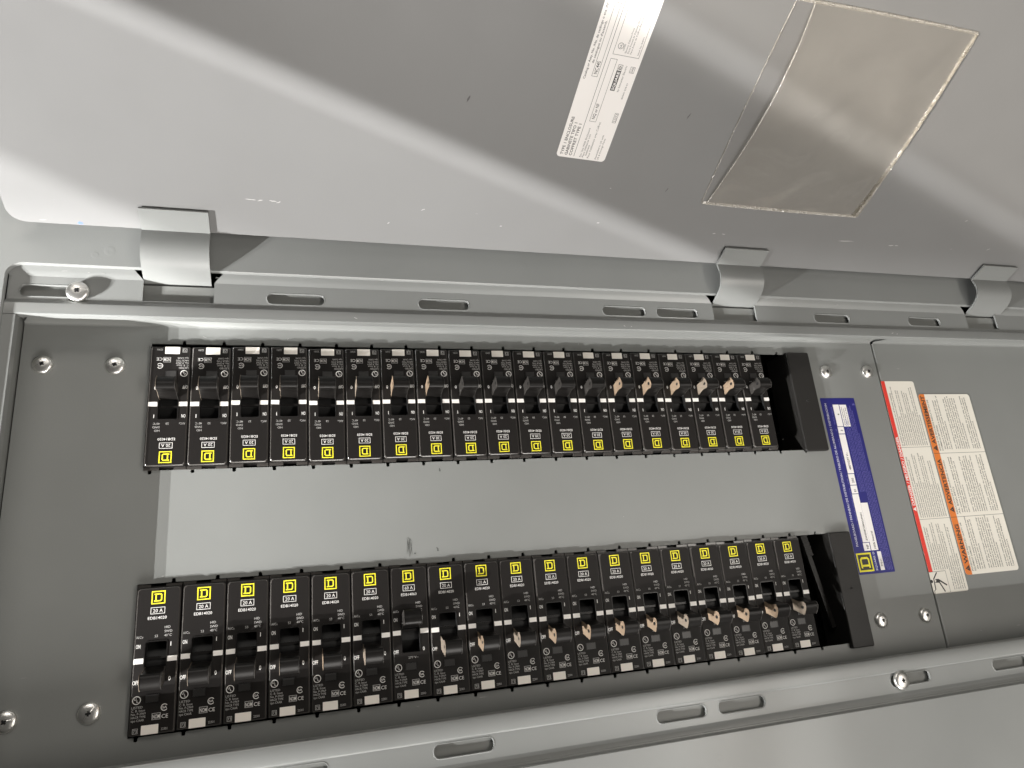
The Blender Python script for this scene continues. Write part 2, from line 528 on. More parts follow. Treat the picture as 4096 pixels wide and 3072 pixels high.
for f in bm.faces: f.smooth = len(f.verts) == 4 and abs(f.normal.y) < 2 and f.smooth
top_rail = cobj('slotted_rail', bm, 'enamel')
top_rail['label'] = 'upper slotted rail cut away for the three hinges'
for e in (): pass
# bottom rail (mirrored)
bm = bmesh.new()
lipb = [(-VB - 0.9, WP - 2.0), (-VB - 1.6, WP - 2.3), (-VB - 2.2, WP - 2.3), (-VB - 2.6, WP - 2.7), (-VB - 4.6, WP - 3.0), (-VB - 6.0, WP - 3.5), (-VB - 6.8, WR + 0.1), (157.0, WR)]
strip(bm, [(-v, w) for v, w in lipb], UL + 1, UR - 1)
plate(bm, [(UL + 1, -157.0), (UR - 1, -157.0), (UR - 1, -142.2), (UL + 1, -142.2)], [slot_hole(a, b, -152.6, -145.0) for a, b in bot_slots], WR - 1.5, WR)
for a, b in bot_slots:
    slot_lip(bm, a, b, -152.6, -145.0, WR)
strip(bm, [(-142.3, WR - 0.05), (-142.1, WR + 0.25)], UL + 1, UR - 1)
thick_strip(bm, [(-142.0, WR + 0.15), (-141.9, WL - 0.8), (-141.4, WL - 0.25), (-140.6, WL), (-133.6, WL), (-133.0, WL - 0.3), (-132.8, WL - 1.0), (-132.8, WL - 6)][::-1], UL + 1, UR - 1, 1.2)
br = cobj('slotted_rail', bm, 'enamel')
br['label'] = 'lower slotted rail along the bottom of the opening'
# left end strip between the rails
bm = bmesh.new()
plate(bm, [(UL + 0.8, -132.6), (-85.2, -132.6), (-85.2, 131.0), (UL + 0.8, 131.0)], [], WL - 1.4, WL - 0.1)
box(bm, -86.4, -84.9, -132.6, 131.0, WL - 6, WL - 0.35)
cobj('end_strip', bm, 'enamel')
# box flange seen through slots and hinge notches
bm = bmesh.new()
plate(bm, [(-92, 139.8), (878, 139.8), (878, 156.0), (-92, 156.0)], [], WR - 4.6, WR - 3.2)
plate(bm, [(-92, -156.5), (878, -156.5), (878, -141), (-92, -141)], [], WR - 4.6, WR - 3.2)
box(bm, -92, 878, 138.4, 139.8, -14, WR - 3.2)
box(bm, -92, 878, -140.9, -139.5, -14, WR - 3.2)
cobj('box_flange', bm, 'galv')
# box body
bm = bmesh.new()
for b6 in ((-96, -93.5, -172, 172, -95, WP - 2), (882, 884.5, -172, 172, -95, WP - 2), (-93.5, 882, 169.5, 172, -95, WP - 2), (-93.5, 882, -172, -169.5, -95, WP - 2), (-93.5, 882, -169.5, 169.5, -95, -93)):
    box(bm, *b6)
cobj('box_body', bm, 'dark')
# left box wall seen between end strip and cover
bm = bmesh.new()
box(bm, -91.4, -89.6, -138, 138, -12, WL - 2)
cobj('side_wall', bm, 'galv')

# weld dimples and scuffs on the front panel
for u, v, r in ((-44.4, 173.1, 1.6), (-36, 176.5, 2.4), (82, 177.5, 1.6), (353.2, -178.8, 2.2), (160, -190, 2.6), (372, 180, 2.4), (382, 183, 1.8), (250, 182, 1.8), (520, -210, 2.2)):
    bm = bmesh.new()
    lathe(bm, [(0, 0.02), (r * 0.5, 0.03), (r, 0.075), (r * 1.5, 0.01)], u, v, WP, 18)
    cobj('weld_dimple', bm, 'enamel')

def scuff(bm, u, v, w, L, wd, ang, T=None, n=5):
    ca, sa = math.cos(ang), math.sin(ang)
    T = T or (lambda a, b, c: (a, b, c))
    pts = []
    for k in range(n + 1):
        t = k / n - 0.5
        x = L * t
        y = random.uniform(-0.25, 0.25) * wd
        hw = wd * 0.5 * (1 - (2 * t) ** 2) * random.uniform(0.4, 1) + 0.03
        pts.append((x, y, hw))
    up_ = [vadd(bm, *T(u + x * ca - (y + h) * sa, v + x * sa + (y + h) * ca, w)) for x, y, h in pts]
    dn = [vadd(bm, *T(u + x * ca - (y - h) * sa, v + x * sa + (y - h) * ca, w)) for x, y, h in pts]
    for i in range(n):
        bm.faces.new([up_[i], up_[i + 1], dn[i + 1], dn[i]])
def scuffs(rows, w, name, m_, maker, T=None):
    for u, v, L, wd, ang in rows:
        bm = bmesh.new()
        scuff(bm, u, v, w, L, wd, ang, T)
        maker(name, bm, m_)
scuffs([(random.uniform(-70, 60) + (k > 4) * 500, random.uniform(161.2, 162.8), random.uniform(0.8, 4), 0.3, random.uniform(-0.1, 0.1)) for k in range(9)], WP - 2.9 + 0.35, 'paint_scuff', 'wear', cobj)
scuffs([(u, v, random.uniform(1.2, 3.0), 0.9, random.uniform(-0.5, 0.5)) for u, v in ((330, 134.5), (336, 134), (598, 135), (603, 134.4), (470, -137), (463, -136), (476, -136.6), (519, -135), (121, 134.6))], WL + 0.05, 'paint_scuff', 'wear', cobj)

# ---- screws
def screw_bm(bm, cx, cy, z, r, h, ang, slot_only=False):
    prof = [(r, -0.2), (r, 0.35 * h)]
    for k in range(1, 7):
        a = k / 7 * math.pi / 2
        prof.append((r * math.cos(a * 0.92), 0.35 * h + 0.65 * h * math.sin(a)))
    rr = r * 0.22
    prof += [(rr, h * 0.985), (rr * 0.75, h * 0.45), (0, h * 0.35)]
    lathe(bm, prof, cx, cy, z, 32)
    for q in range(4):
        a2_ = ang + 0.6 + q * math.pi / 2
        ca, sa = math.cos(a2_), math.sin(a2_)
        for x0_, x1_, hw_ in ((0.0, 0.40, 0.10),):
            pts = []
            for x, y in ((x0_, -hw_), (x1_, -hw_ * 0.7), (x1_, hw_ * 0.7), (x0_, hw_)):
                rr2 = math.hypot(x, y)
                pts.append(vadd(bm, cx + r * (x * ca - y * sa), cy + r * (x * sa + y * ca), z + 0.35 * h + 0.65 * h * math.sqrt(max(0, 1 - rr2 ** 2)) + 0.06))
            bm.faces.new(pts).material_index = 1  # flat dark wedge paints in the shade of the cross recess
    # driver slot: raised burrs either side of a groove painted dark for shade
    for s in (-1, 1):
        for q in ((0.24, 0.92),):
            L0, L1 = r * q[0], r * q[1]
            for side in (-1, 1):
                pts = []
                for k in range(5):
                    t = L0 + (L1 - L0) * k / 4
                    zz = z + 0.35 * h + 0.65 * h * math.sqrt(max(0.0, 1 - (t / r) ** 2)) + 0.12
                    pts.append((t * s, side * r * 0.09, zz))
                ca, sa = math.cos(ang), math.sin(ang)
                a_ = [vadd(bm, cx + x * ca - y * sa, cy + x * sa + y * ca, zz) for x, y, zz in pts]
                b_ = [vadd(bm, cx + x * ca - (y + side * r * 0.07) * sa, cy + x * sa + (y + side * r * 0.07) * ca, zz - 0.18) for x, y, zz in pts]
                c_ = [vadd(bm, cx + x * ca, cy + x * sa, zz - 0.55) for x, y, zz in pts]
                for i in range(4):
                    bm.faces.new([a_[i], a_[i + 1], b_[i + 1], b_[i]])
                    bm.faces.new([a_[i], a_[i + 1], c_[i + 1], c_[i]]).material_index = 1
def screw(u, v, w, r, h, ang, parent, off, label=None, shank=0):
    bm = bmesh.new()
    screw_bm(bm, 0, 0, 0, r, h, ang)
    if shank:
        lathe(bm, [(r * 0.42, -shank), (r * 0.42, -0.1), (r, -0.1), (r, 0)], 0, 0, 0, 16)
    o = obj('screw', new_mesh('screw', bm, ['screw', 'dark']), parent)
    o.location = ((u - off[0]) * MM, (v - off[1]) * MM, (w - off[2]) * MM)
    if label: o['label'] = label
    return o
CO = (390, 0, -95)
screw(-52.6, 147.4, WR + 1.6, 6.6, 2.9, math.radians(18), cab, CO, 'large screw in the upper left slot', 5)
screw(518.6, -148.6, WR + 1.6, 6.6, 2.9, math.radians(-35), cab, CO, 'large screw in the lower right slot', 5)

# ------------------------------------------------------------------ door and hinges
VD, WD = 189.8, 33.0
DY, DZ = 0.4268, 0.9043
def D(u, d, h=0.0):
    return (u, VD + d * DY - h * DZ, WD + d * DZ + h * DY)
DU0, DU1, DL = -91.2, 872.0, 326.0
bm = bmesh.new()
def DT(x, y, z): return D(x, y, z)
plate(bm, rrect(DU0, DU1, -0.6, DL, 10, 8), [], -1.5, 0, fn=DT)
# outward return flanges of the door pan
for a, b in (((DU0 + 10, -0.6), (DU1 - 10, -0.6)), ((DU1, 9.4), (DU1, DL - 10)), ((DU1 - 10, DL), (DU0 + 10, DL)), ((DU0, DL - 10), (DU0, 9.4))):
    vs = [vadd(bm, *D(a[0], a[1], -1.4)), vadd(bm, *D(b[0], b[1], -1.4)), vadd(bm, *D(b[0], b[1], -11)), vadd(bm, *D(a[0], a[1], -11))]
    bm.faces.new(vs)
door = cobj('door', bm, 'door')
scuffs([(u, d, L, 0.8, ang) for u, d, L, ang in ((52, 27.8, 7, 0.0), (58, 27.6, 4, 0.2), (66, 27.9, 5, -0.1), (69.5, 27.2, 3, 0.4), (402, 28.3, 3, 0.1), (411, 28.3, 3, 0), (531, 30.5, 16, 0.03), (580, 29.5, 6, 0.1), (586, 29.7, 4, 0), (166, 30, 3, 0.6), (143, 17, 2, 0.9), (225, 21, 2, 0.2), (300, 30, 2.5, 0.2), (640, 60, 3, .4), (690, 33, 4, 0.5), (300, 60, 1.2, 0))], 0.06, 'paint_scuff', 'wear', cobj, DT)
scuffs([(-52, 0.9, 2.6, 1.8, 0.3), (-50.5, 0.7, 1.5, 1.0, 1.3)], 0.08, 'blue_fleck', 'bluefleck', cobj, DT)
scuffs([(184, 113, 5, 1.3, 1.25), (345, 63, 4, 0.8, 1.2), (338, 120, 5, 0.8, 1.3)], 0.06, 'smudge', 'inkgrey', cobj, DT)

hp = [D(0, 17.2, 1.5)[1:], D(0, 8, 1.5)[1:], D(0, 1.2, 1.5)[1:], D(0, 0.3, 1.5)[1:], (187.4, 33.3), (184, 34.3), (180.5, 35.1), (177, 35.5), (173.5, 35.1), (170.3, 33.6), (167.4, 31.2), (165, 28.3), (163, 25), (161.2, 21.4), (159.8, 17.8), (158.6, 14), (157.6, 10)]
for i, (a, b) in enumerate(HU):
    bm = bmesh.new()
    thick_strip(bm, hp, a, b, 1.5)
    for f in bm.faces:
        pass
    h_ = cobj('hinge', bm, 'enamel')
    me = h_.data
    for du in (10.5, 33):
        bm = bmesh.new()
        n = 18
        u = a + du * (b - a) / 41.5
        for r0, r1, z0, z1 in ((2.6, 2.1, 1.52, 1.72), (2.1, 1.5, 1.72, 1.60)):
            A = [vadd(bm, *D(u + r0 * math.cos(2 * math.pi * k / n), 9.2 + r0 * math.sin(2 * math.pi * k / n), z0)) for k in range(n)]
            Bq = [vadd(bm, *D(u + r1 * math.cos(2 * math.pi * k / n), 9.2 + r1 * math.sin(2 * math.pi * k / n), z1)) for k in range(n)]
            for k in range(n):
                bm.faces.new([A[k], A[(k + 1) % n], Bq[(k + 1) % n], Bq[k]]).smooth = True
        bm.faces.new(Bq)
        bm.transform(CR)
        obj('weld_dimple', new_mesh('weld_dimple', bm, 'enamel'), h_)
    h_['label'] = ['left hinge strap with a long shadow', 'middle hinge strap', 'right hinge strap'][i]

# ------------------------------------------------------------------ cover plates
nib = lambda c, v, up_: [(c - 1.5, v), (c - 1.1, v + up_ * 0.5), (c - 1.1, v + up_ * 1.8), (c - 0.6, v + up_ * 2.4), (c + 0.6, v + up_ * 2.4), (c + 1.1, v + up_ * 1.8), (c + 1.1, v + up_ * 0.5), (c + 1.5, v)]
def cutout(u0, u1, v0, v1, lows, ups):
    out = [(u0, v0)]
    for c in lows: out += nib(c, v0, -1)
    out += [(u1, v0), (u1, v1)]
    for c in reversed(ups): out += [p for p in reversed(nib(c, v1, 1))]
    out += [(u0, v1)]
    return out
cut1 = cutout(-13.0, 520.0, 35.2, 122.6, [-9.3 + 25.4 * k for k in range(21)], [7.2 + 25.4 * k for k in range(20)])
cut2 = cutout(-12.0, 521.0, -121.6, -35.5, [-7.7 + 25.4 * k for k in range(20)], [8.3 + 25.4 * k for k in range(20)])
WC = -4.0
cover = root('dead_front_cover', 254, 0, WC, 'large grey steel cover plate with two long cutouts round the breaker rows', 'cover plate')
CVO = (254, 0, WC)
def cvobj(name, bm, mats, parent=cover):
    bm.transform(Matrix.Translation((-254 * MM, 0, -WC * MM)))
    return obj(name, new_mesh(name, bm, mats), parent)
bm = bmesh.new()
plate(bm, [(-88.6, -134.4), (596.6, -134.4), (596.6, 134.4), (-88.6, 134.4)], [cut1, cut2], WC - 1.6, WC)
for s in (1, -1):
    prof = [(s * 134.4, WC), (s * 135.1, WC + 0.15), (s * 135.8, WC + 0.7), (s * 136.1, WC + 1.5), (s * 136.6, WL - 4.5)]
    f0 = lambda v, w: -88.6 + max(0, min(12, (w - WC - 2) * 0.9))
    strip(bm, prof, -86, 596.4, u0f=f0)
for f in bm.faces:
    if len(f.verts) == 4 and all(abs(abs(v.co.y) - 0.1353) < 0.0012 for v in f.verts): f.smooth = True
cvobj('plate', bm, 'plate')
for i, (u, v) in enumerate([(-75.6, 106.6), (-33.8, 106.4), (-74.0, -104.5), (-32.6, -105.3), (538.2, 106.0), (584.4, 106.4), (536.6, -107.4), (582.4, -107.6)]):
    screw(u, v, WC, 5.9, 3.0, random.uniform(0, 3.1), cover, CVO)
bm = bmesh.new()
zz = WC + 0.05
pp = [(154.2, -17.5), (155.6, -30.5), (154.8, -18.5), (156.4, -29.5), (155.4, -16.8), (157.6, -29.0), (156.6, -18.0), (153.8, -28.5), (154.6, -17.2), (157.8, -20.0), (156.2, -30.0)]
for (a, b), (c, d) in zip(pp, pp[1:]):
    scuff(bm, (a + c) / 2, (b + d) / 2, zz, math.hypot(c - a, d - b), 0.28, math.atan2(d - b, c - a), n=3)
cvobj('pen_scribble', bm, 'marker')
scuffs([(159.5, -28.4, 1.6, 1.4, 0.2), (175.1, -26.6, 3.2, 1.6, -1.0), (180.0, 29.2, 3.0, 1.7, -1.3)], zz, 'pen_dot', 'marker', cvobj)
scuffs([(u, v, L, 0.35, random.uniform(0, 3)) for u, v, L in ((545, -30, 1.2), (20, 128, 3), (75, 127.8, 1.5), (300, 128.5, 1.2), (2, -31.5, 1.5), (60, -33.0, 2.0), (478, 45, .8), (320, -12, .8), (497, -35.1, 2.5))], zz, 'paint_scuff', 'wear', cvobj)

endc = root('end_cover', 735, 0, WC, 'plain grey steel cover plate carrying the red and orange warning stickers at the right end', 'cover plate')
bm = bmesh.new()
plate(bm, [(599.6, -134.4), (876, -134.4), (876, 134.4), (599.6, 134.4)], [], WC - 1.6, WC)
for s in (1, -1):
    strip(bm, [(s * 134.4, WC), (s * 135.1, WC + 0.15), (s * 135.8, WC + 0.7), (s * 136.1, WC + 1.5), (s * 136.6, WL - 4.5)], 599.6, 876, u0f=lambda v, w: 599.6 + max(0, (w - WC - 1) * 1.4))
for k in range(4):
    a0, a1 = k * 22.5, (k + 1) * 22.5
    p0 = (599.6 - 1.4 * math.sin(math.radians(a0)), WC - 1.4 + 1.4 * math.cos(math.radians(a0)))
    p1 = (599.6 - 1.4 * math.sin(math.radians(a1)), WC - 1.4 + 1.4 * math.cos(math.radians(a1)))
    f = bm.faces.new([vadd(bm, p0[0], -134.4, p0[1]), vadd(bm, p1[0], -134.4, p1[1]), vadd(bm, p1[0], 134.4, p1[1]), vadd(bm, p0[0], 134.4, p0[1])])
    f.smooth = True
box(bm, 598.2, 599.6, -134.4, 134.4, WC - 9, WC - 1.5)
bm.transform(Matrix.Translation((-735 * MM, 0, -WC * MM)))
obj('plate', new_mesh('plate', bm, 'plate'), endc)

# bus insulator deep under the breakers
base = root('breaker_base', 254, 0, -60, 'black insulating base visible deep in the empty breaker spaces', 'mounting base')
bm = bmesh.new()
box(bm, -30 - 254, 560 - 254, -130, 130, -3, 0)
for k in range(12):
    box(bm, 455 - 254 + (k % 3) * 20, 470 - 254 + (k % 3) * 20, -120 + 60 * (k // 3), -70 + 60 * (k // 3), 0, 14)
obj('insulator', new_mesh('insulator', bm, 'dark'), base)

# ------------------------------------------------------------------ breakers
OPX0, OPX1, OPY0, OPY1 = -5.95, 5.75, -13.3, 9.5
def body_mesh():
    bm = bmesh.new()
    # case
    plate(bm, [(-12.45, -41.2), (12.45, -41.2), (12.45, 41.2), (-12.45, 41.2)], [[(OPX0 - .2, OPY0 - .2), (OPX1 + .2, OPY0 - .2), (OPX1 + .2, OPY1 + .2), (OPX0 - .2, OPY1 + .2)]], -30, -1.0)
    # stepped tabs at the terminal end
    box(bm, -12.4, -5.2, 41.0, 42.9, -10, -2.2, 3)
    box(bm, 3.4, 12.4, 41.0, 42.9, -10, -2.2, 3)
    box(bm, -5.2, 3.4, 41.0, 41.9, -12, -4.4)
    # raised printed face with softened edge
    loops = []
    hole_ = rrect(OPX0, OPX1, OPY0, OPY1, (0.3, 0.3, 1.0, 1.0), 3)
    for ins, z in ((-0.25, -1.2), (-0.1, -0.6), (0.12, -0.25), (0.5, 0.0)):
        loops.append(([(x, y, z) for x, y in rrect(-11.9 + ins, 11.9 - ins, -41.0 + ins, 40.6 - ins, (0.8, 0.8, 2.0, 2.0), 4)]))
    vl = [[vadd(bm, *p) for p in l] for l in loops]
    for a, b in zip(vl, vl[1:]):
        n = len(a)
        for k in range(n):
            bm.faces.new([a[k], a[(k + 1) % n], b[(k + 1) % n], b[k]]).material_index = 3
    outer = [(x, y) for x, y, z in loops[-1]]
    n0 = len(bm.verts)
    plate(bm, outer, [hole_], None, 0.0, mi=1)
    # raised frame round the toggle opening
    fo = rrect(OPX0 - 0.55, OPX1 + 0.55, OPY0 - 0.3, OPY1 + 0.75, (0.3, 0.3, 1.5, 1.5), 3)
    plate(bm, fo, [hole_], 0.0, 0.25, 0)
    # pocket: walls, stepped floor with cross ribs
    w = [vadd(bm, x, y, 0.0) for x, y in hole_]
    w2 = [vadd(bm, x, y, -11) for x, y in hole_]
    n = len(w)
    for k in range(n):
        bm.faces.new([w[k], w[(k + 1) % n], w2[(k + 1) % n], w2[k]]).material_index = 2
    arc = []
    for k in range(13):
        t = k / 12
        y = OPY0 + (OPY1 - OPY0) * t
        arc.append((y, -10.0 + 6.5 * math.sin(math.pi * t)))
    va = [(vadd(bm, OPX0, y, z), vadd(bm, OPX1, y, z)) for y, z in arc]
    for (a, b), (c, d) in zip(va, va[1:]):
        f = bm.faces.new([a, b, d, c]); f.material_index = 2; f.smooth = True
    box(bm, OPX0 + .1, OPX1 - .1, -0.3, 1.1, -5.5, -2.4, 0)
    return new_mesh('case', bm, ['black', 'face', 'dark', 'edge'])
def mir(y): return -3.2 - y
def handle_mesh(on=False):
    """shark-fin toggle leaning to OFF (towards -y)"""
    prof = [(-4.2, -6), (-4.4, -1), (-4.9, 1.5), (-6.0, 4.5), (-6.9, 7.5), (-7.1, 10.5), (-6.9, 12.6), (-7.3, 14.0), (-8.3, 15.0), (-9.8, 15.5), (-11.6, 15.3), (-13.4, 14.6), (-15.2, 13.4), (-16.6, 12.2), (-17.1, 11.2), (-16.5, 9.4), (-15.3, 6.2), (-14.2, 3.0), (-13.1, -1), (-12.8, -6)]
    if on: prof = [(mir(y), z) for y, z in prof]
    bm = bmesh.new()
    x0, x1 = -5.55, 5.45
    c = (sum(p[0] for p in prof) / len(prof), sum(p[1] for p in prof) / len(prof))
    def inset(k): return [(c[0] + (y - c[0]) * k, c[1] + (z - c[1]) * k) for y, z in prof]
    sl = [(x0, inset(0.965)), (x0 + 0.25, prof), (x1 - 0.25, prof), (x1, inset(0.965))]
    sl = [(x0, inset(0.90)), (x0 + 0.3, inset(0.93)), (x1 - 0.3, inset(0.93)), (x1, inset(0.90))]
    rows = [[vadd(bm, x, y, z) for y, z in p] for x, p in sl]
    n = len(prof)
    for a, b in zip(rows, rows[1:]):
        for i in range(n):
            f = bm.faces.new([a[i], a[(i + 1) % n], b[(i + 1) % n], b[i]]); f.smooth = True
    bmesh.ops.recalc_face_normals(bm, faces=bm.faces[:])
    me = new_mesh('toggle_handle', bm, 'handle')
    return me, sl
def side_mesh(matname, right, on=False):
    """flat end face of the toggle with its pin hole"""
    prof = [(-4.2, -4), (-4.4, -1), (-4.9, 1.5), (-6.0, 4.5), (-6.9, 7.5), (-7.1, 10.5), (-6.9, 12.6), (-7.3, 14.0), (-8.3, 15.0), (-9.8, 15.5), (-11.6, 15.3), (-13.4, 14.6), (-15.2, 13.4), (-16.6, 12.2), (-17.1, 11.2), (-16.5, 9.4), (-15.3, 6.2), (-14.2, 3.0), (-13.1, -1), (-12.8, -4)]
    c = (-10.4, 7.0)
    prof = [(c[0] + (y - c[0]) * 0.965, c[1] + (z - c[1]) * 0.965) for y, z in prof]
    if on: prof = [(mir(y), z) for y, z in prof]
    my = (lambda y: mir(y)) if on else (lambda y: y)
    sg = 1 if right else -1
    xb = 5.46 if right else -5.56
    holec = [(my(-11.2 + 1.25 * math.cos(2 * math.pi * k / 14)), 11.2 + 1.6 * math.sin(2 * math.pi * k / 14)) for k in range(14)]
    bm = bmesh.new()
    def T(y, z, x): return (x, y, z)
    plate(bm, prof, [holec], xb, xb + sg * 0.18, fn=T)
    # pin boss and dark hole bottom
    v = [vadd(bm, xb + sg * 0.02, y, z) for y, z in holec]
    f = bm.faces.new(v); f.material_index = 1
    rg = [vadd(bm, xb + sg * 0.2, my(-8.4 + 1.15 * math.cos(2 * math.pi * k / 12)), 5.4 + 1.15 * math.sin(2 * math.pi * k / 12)) for k in range(12)]
    rg2 = [vadd(bm, xb + sg * 0.5, my(-8.4 + 0.8 * math.cos(2 * math.pi * k / 12)), 5.4 + 0.8 * math.sin(2 * math.pi * k / 12)) for k in range(12)]
    for k in range(12):
        bm.faces.new([rg[k], rg[(k + 1) % 12], rg2[(k + 1) % 12], rg2[k]])
    bm.faces.new(rg2)
    return new_mesh('handle_side', bm, [matname, 'dark'])
def print_mesh(amp, code, date):
    bm = bmesh.new()
    z = 0.05
    frame_box(bm, -4.15, 3.8, 25.4, 29.3, 0.30, z)
    text(bm, amp, -0.15, 26.3, 2.1, 5.4, z, 0, 'C', 0.0)
    text(bm, code, -0.25, 22.3, 1.75, 10.3, z, 0, 'C', 0.002)
    for s, y in (('HID', 16.7), ('SWD', 14.35), ('40\u00b0C', 12.0)):
        text(bm, s, 4.1, y, 1.45, None, z, 1)
    text(bm, 'S3', -1.1, 12.0, 1.45, None, z, 1)
    text(bm, 'Al/Cu', -11.1, 12.0, 1.5, 3.7, z, 1)
    text(bm, 'ON', -11.0, 6.4, 2.35, 2.5, z, 0, 'L', 0.01)
    rect(bm, 7.75, 8.15, 6.4, 8.8, z)
    text(bm, 'OFF', -11.6, -13.6, 2.4, 3.3, z, 0, 'L', 0.01)
    text(bm, '0', 7.5, -13.0, 2.5, 1.25, z, 0, 'L', 0.012)
    text(bm, '277 V~', -2.2, -17.2, 1.5, 6.6, z, 1)
    ring(bm, -8.8, -22.1, 2.3, 0.42, z)
    text(bm, 'U', -10.15, -22.1, 1.35, 1.2, z, 0, 'L', 0.01)
    text(bm, 'L', -8.75, -23.2, 1.35, 1.0, z, 0, 'L', 0.01)
    for i, s in enumerate(('LISTED', 'C. B. Issue', 'No. P-2969', 'HACR TYPE', 'tipo CAAR')):
        text(bm, s, -11.2, -26.6 - i * 1.75, 1.3, (5.8, 7.2, 7.6, 7.6, 6.9)[i], z, 1)
    ring(bm, 6.2, -27.4, 1.95, 0.42, z, 0, 16, 35, 325)
    text(bm, 'SA', 5.0, -28.0, 1.25, 2.6, z, 0, 'L', 0.01)
    frame_box(bm, -0.3, 4.4, -33.6, -30.0, 0.28, z, 1)
    text(bm, 'NOM', 0.15, -33.0, 2.3, 3.8, z, 0, 'L', 0.012)
    text(bm, 'CE', 4.9, -33.2, 2.2, 3.5, z, 0, 'L', 0.0)
    frame_box(bm, -10.1, -7.3, -40.0, -37.2, 0.22, z, 1)
    text(bm, '73', -9.7, -39.5, 1.75, 2.0, z, 1)
    text(bm, date, 4.9, -39.6, 1.35, 3.4, z, 1)
    return new_mesh('printed_lettering', bm, ['white', 'dimwhite'])
def logo_mesh():
    bm = bmesh.new()
    d_logo(bm, -0.2, 35.0, 7.7, 0.05)
    return new_mesh('yellow_emblem', bm, 'yellow')
def stripe_mesh(a, b):
    bm = bmesh.new()
    plate(bm, [(a, -2.2), (b, -2.2), (b, 0.75), (a, 0.75)], [], 0.0, 0.06)
    return new_mesh('white_stripe', bm, 'stripe')
def window_mesh():
    bm = bmesh.new()
    plate(bm, rrect(-5.6, 3.5, -41.0, -36.0, 0.25, 2), [], -0.1, 0.16)
    return new_mesh('blank_tab', bm, 'cream')
def button_mesh():
    bm = bmesh.new()
    plate(bm, rrect(-4.3, 3.0, -24.2, -19.6, 0.3, 2), [rrect(-3.95, 2.65, -23.85, -19.95, 0.2, 2)], 0.0, 0.28)
    plate(bm, rrect(-3.9, 2.6, -23.8, -20.0, 0.2, 2), [], 0.0, 0.18, mi=1)
    return new_mesh('test_button', bm, ['black', 'button'])
ME = dict(case=body_mesh(), h_off=handle_mesh()[0], h_on=handle_mesh(True)[0], logo=logo_mesh(), st0=stripe_mesh(-11.75, -6.5), st1=stripe_mesh(6.3, 11.75), win=window_mesh(), btn=button_mesh())
PR = {'20': print_mesh('20 A', 'EDB14020', '22301'), '60': print_mesh('60 A', 'EDB14060', '22503')}
SIDES = {}
def side(m_, right, on):
    k = (m_, right, on)
    if k not in SIDES: SIDES[k] = side_mesh(*k)
    return SIDES[k]
def make_breaker(kind):
    r = root('circuit_breaker', 0, 0, 0, '', 'circuit breaker', 'black single pole circuit breakers in two facing rows')
    obj('case', ME['case'], r)
    h = obj('toggle_handle', ME['h_on' if kind == '60' else 'h_off'], r)
    obj('printed_lettering', PR[kind], r)
    obj('yellow_emblem', ME['logo'], r)
    obj('white_stripe', ME['st0'], r)
    obj('white_stripe', ME['st1'], r)
    obj('blank_tab', ME['win'], r)
    obj('test_button', ME['btn'], r)
    return r
def copy_tree(o):
    c = o.copy()
    COL.objects.link(c)
    for ch in list(o.children):
        d = ch.copy()
        COL.objects.link(d)
        d.parent = c
        for g in ch.children:
            e = g.copy(); COL.objects.link(e); e.parent = d
    return c
ORD = ['first', 'second', 'third', 'fourth', 'fifth', 'sixth', 'seventh', 'eighth', 'ninth']
def pos_label(row, i):
    if i == 0: return 'leftmost of the %s row' % row
    if i == 18: return 'last at the right end of the %s row, beside the gap' % row
    if i < 9: return '%s from the left in the %s row' % (ORD[i], row)
    if i == 9: return 'exactly midway along the %s row' % row
    return '%s from the right in the %s row' % (ORD[18 - i], row)
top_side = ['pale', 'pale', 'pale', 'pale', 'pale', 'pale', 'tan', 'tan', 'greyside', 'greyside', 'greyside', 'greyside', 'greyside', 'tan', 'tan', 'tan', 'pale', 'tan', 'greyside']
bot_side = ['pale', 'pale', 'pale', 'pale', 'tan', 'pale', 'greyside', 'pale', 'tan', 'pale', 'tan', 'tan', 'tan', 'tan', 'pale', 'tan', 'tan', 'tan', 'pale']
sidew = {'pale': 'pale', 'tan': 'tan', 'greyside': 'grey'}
proto = None
prng = random.Random(11)
dv_top = [-1.3, -1.6, -0.1, 0.3, -1.0, -0.4, 0.2, 0.3, -0.1, 0.3, 0.3, 0.2, 0.0, 0.1, 0.2, -0.3, 0.0, 0.1, 0.2]
dv_bot = [-0.6, -0.2, -0.3, 0.0, -0.2, 0.3, 0.9, 0.2, 0.4, 0.4, 0, 0, 0.1, 0.1, -0.1, -0.1, -0.5, 0.2, 0.1]
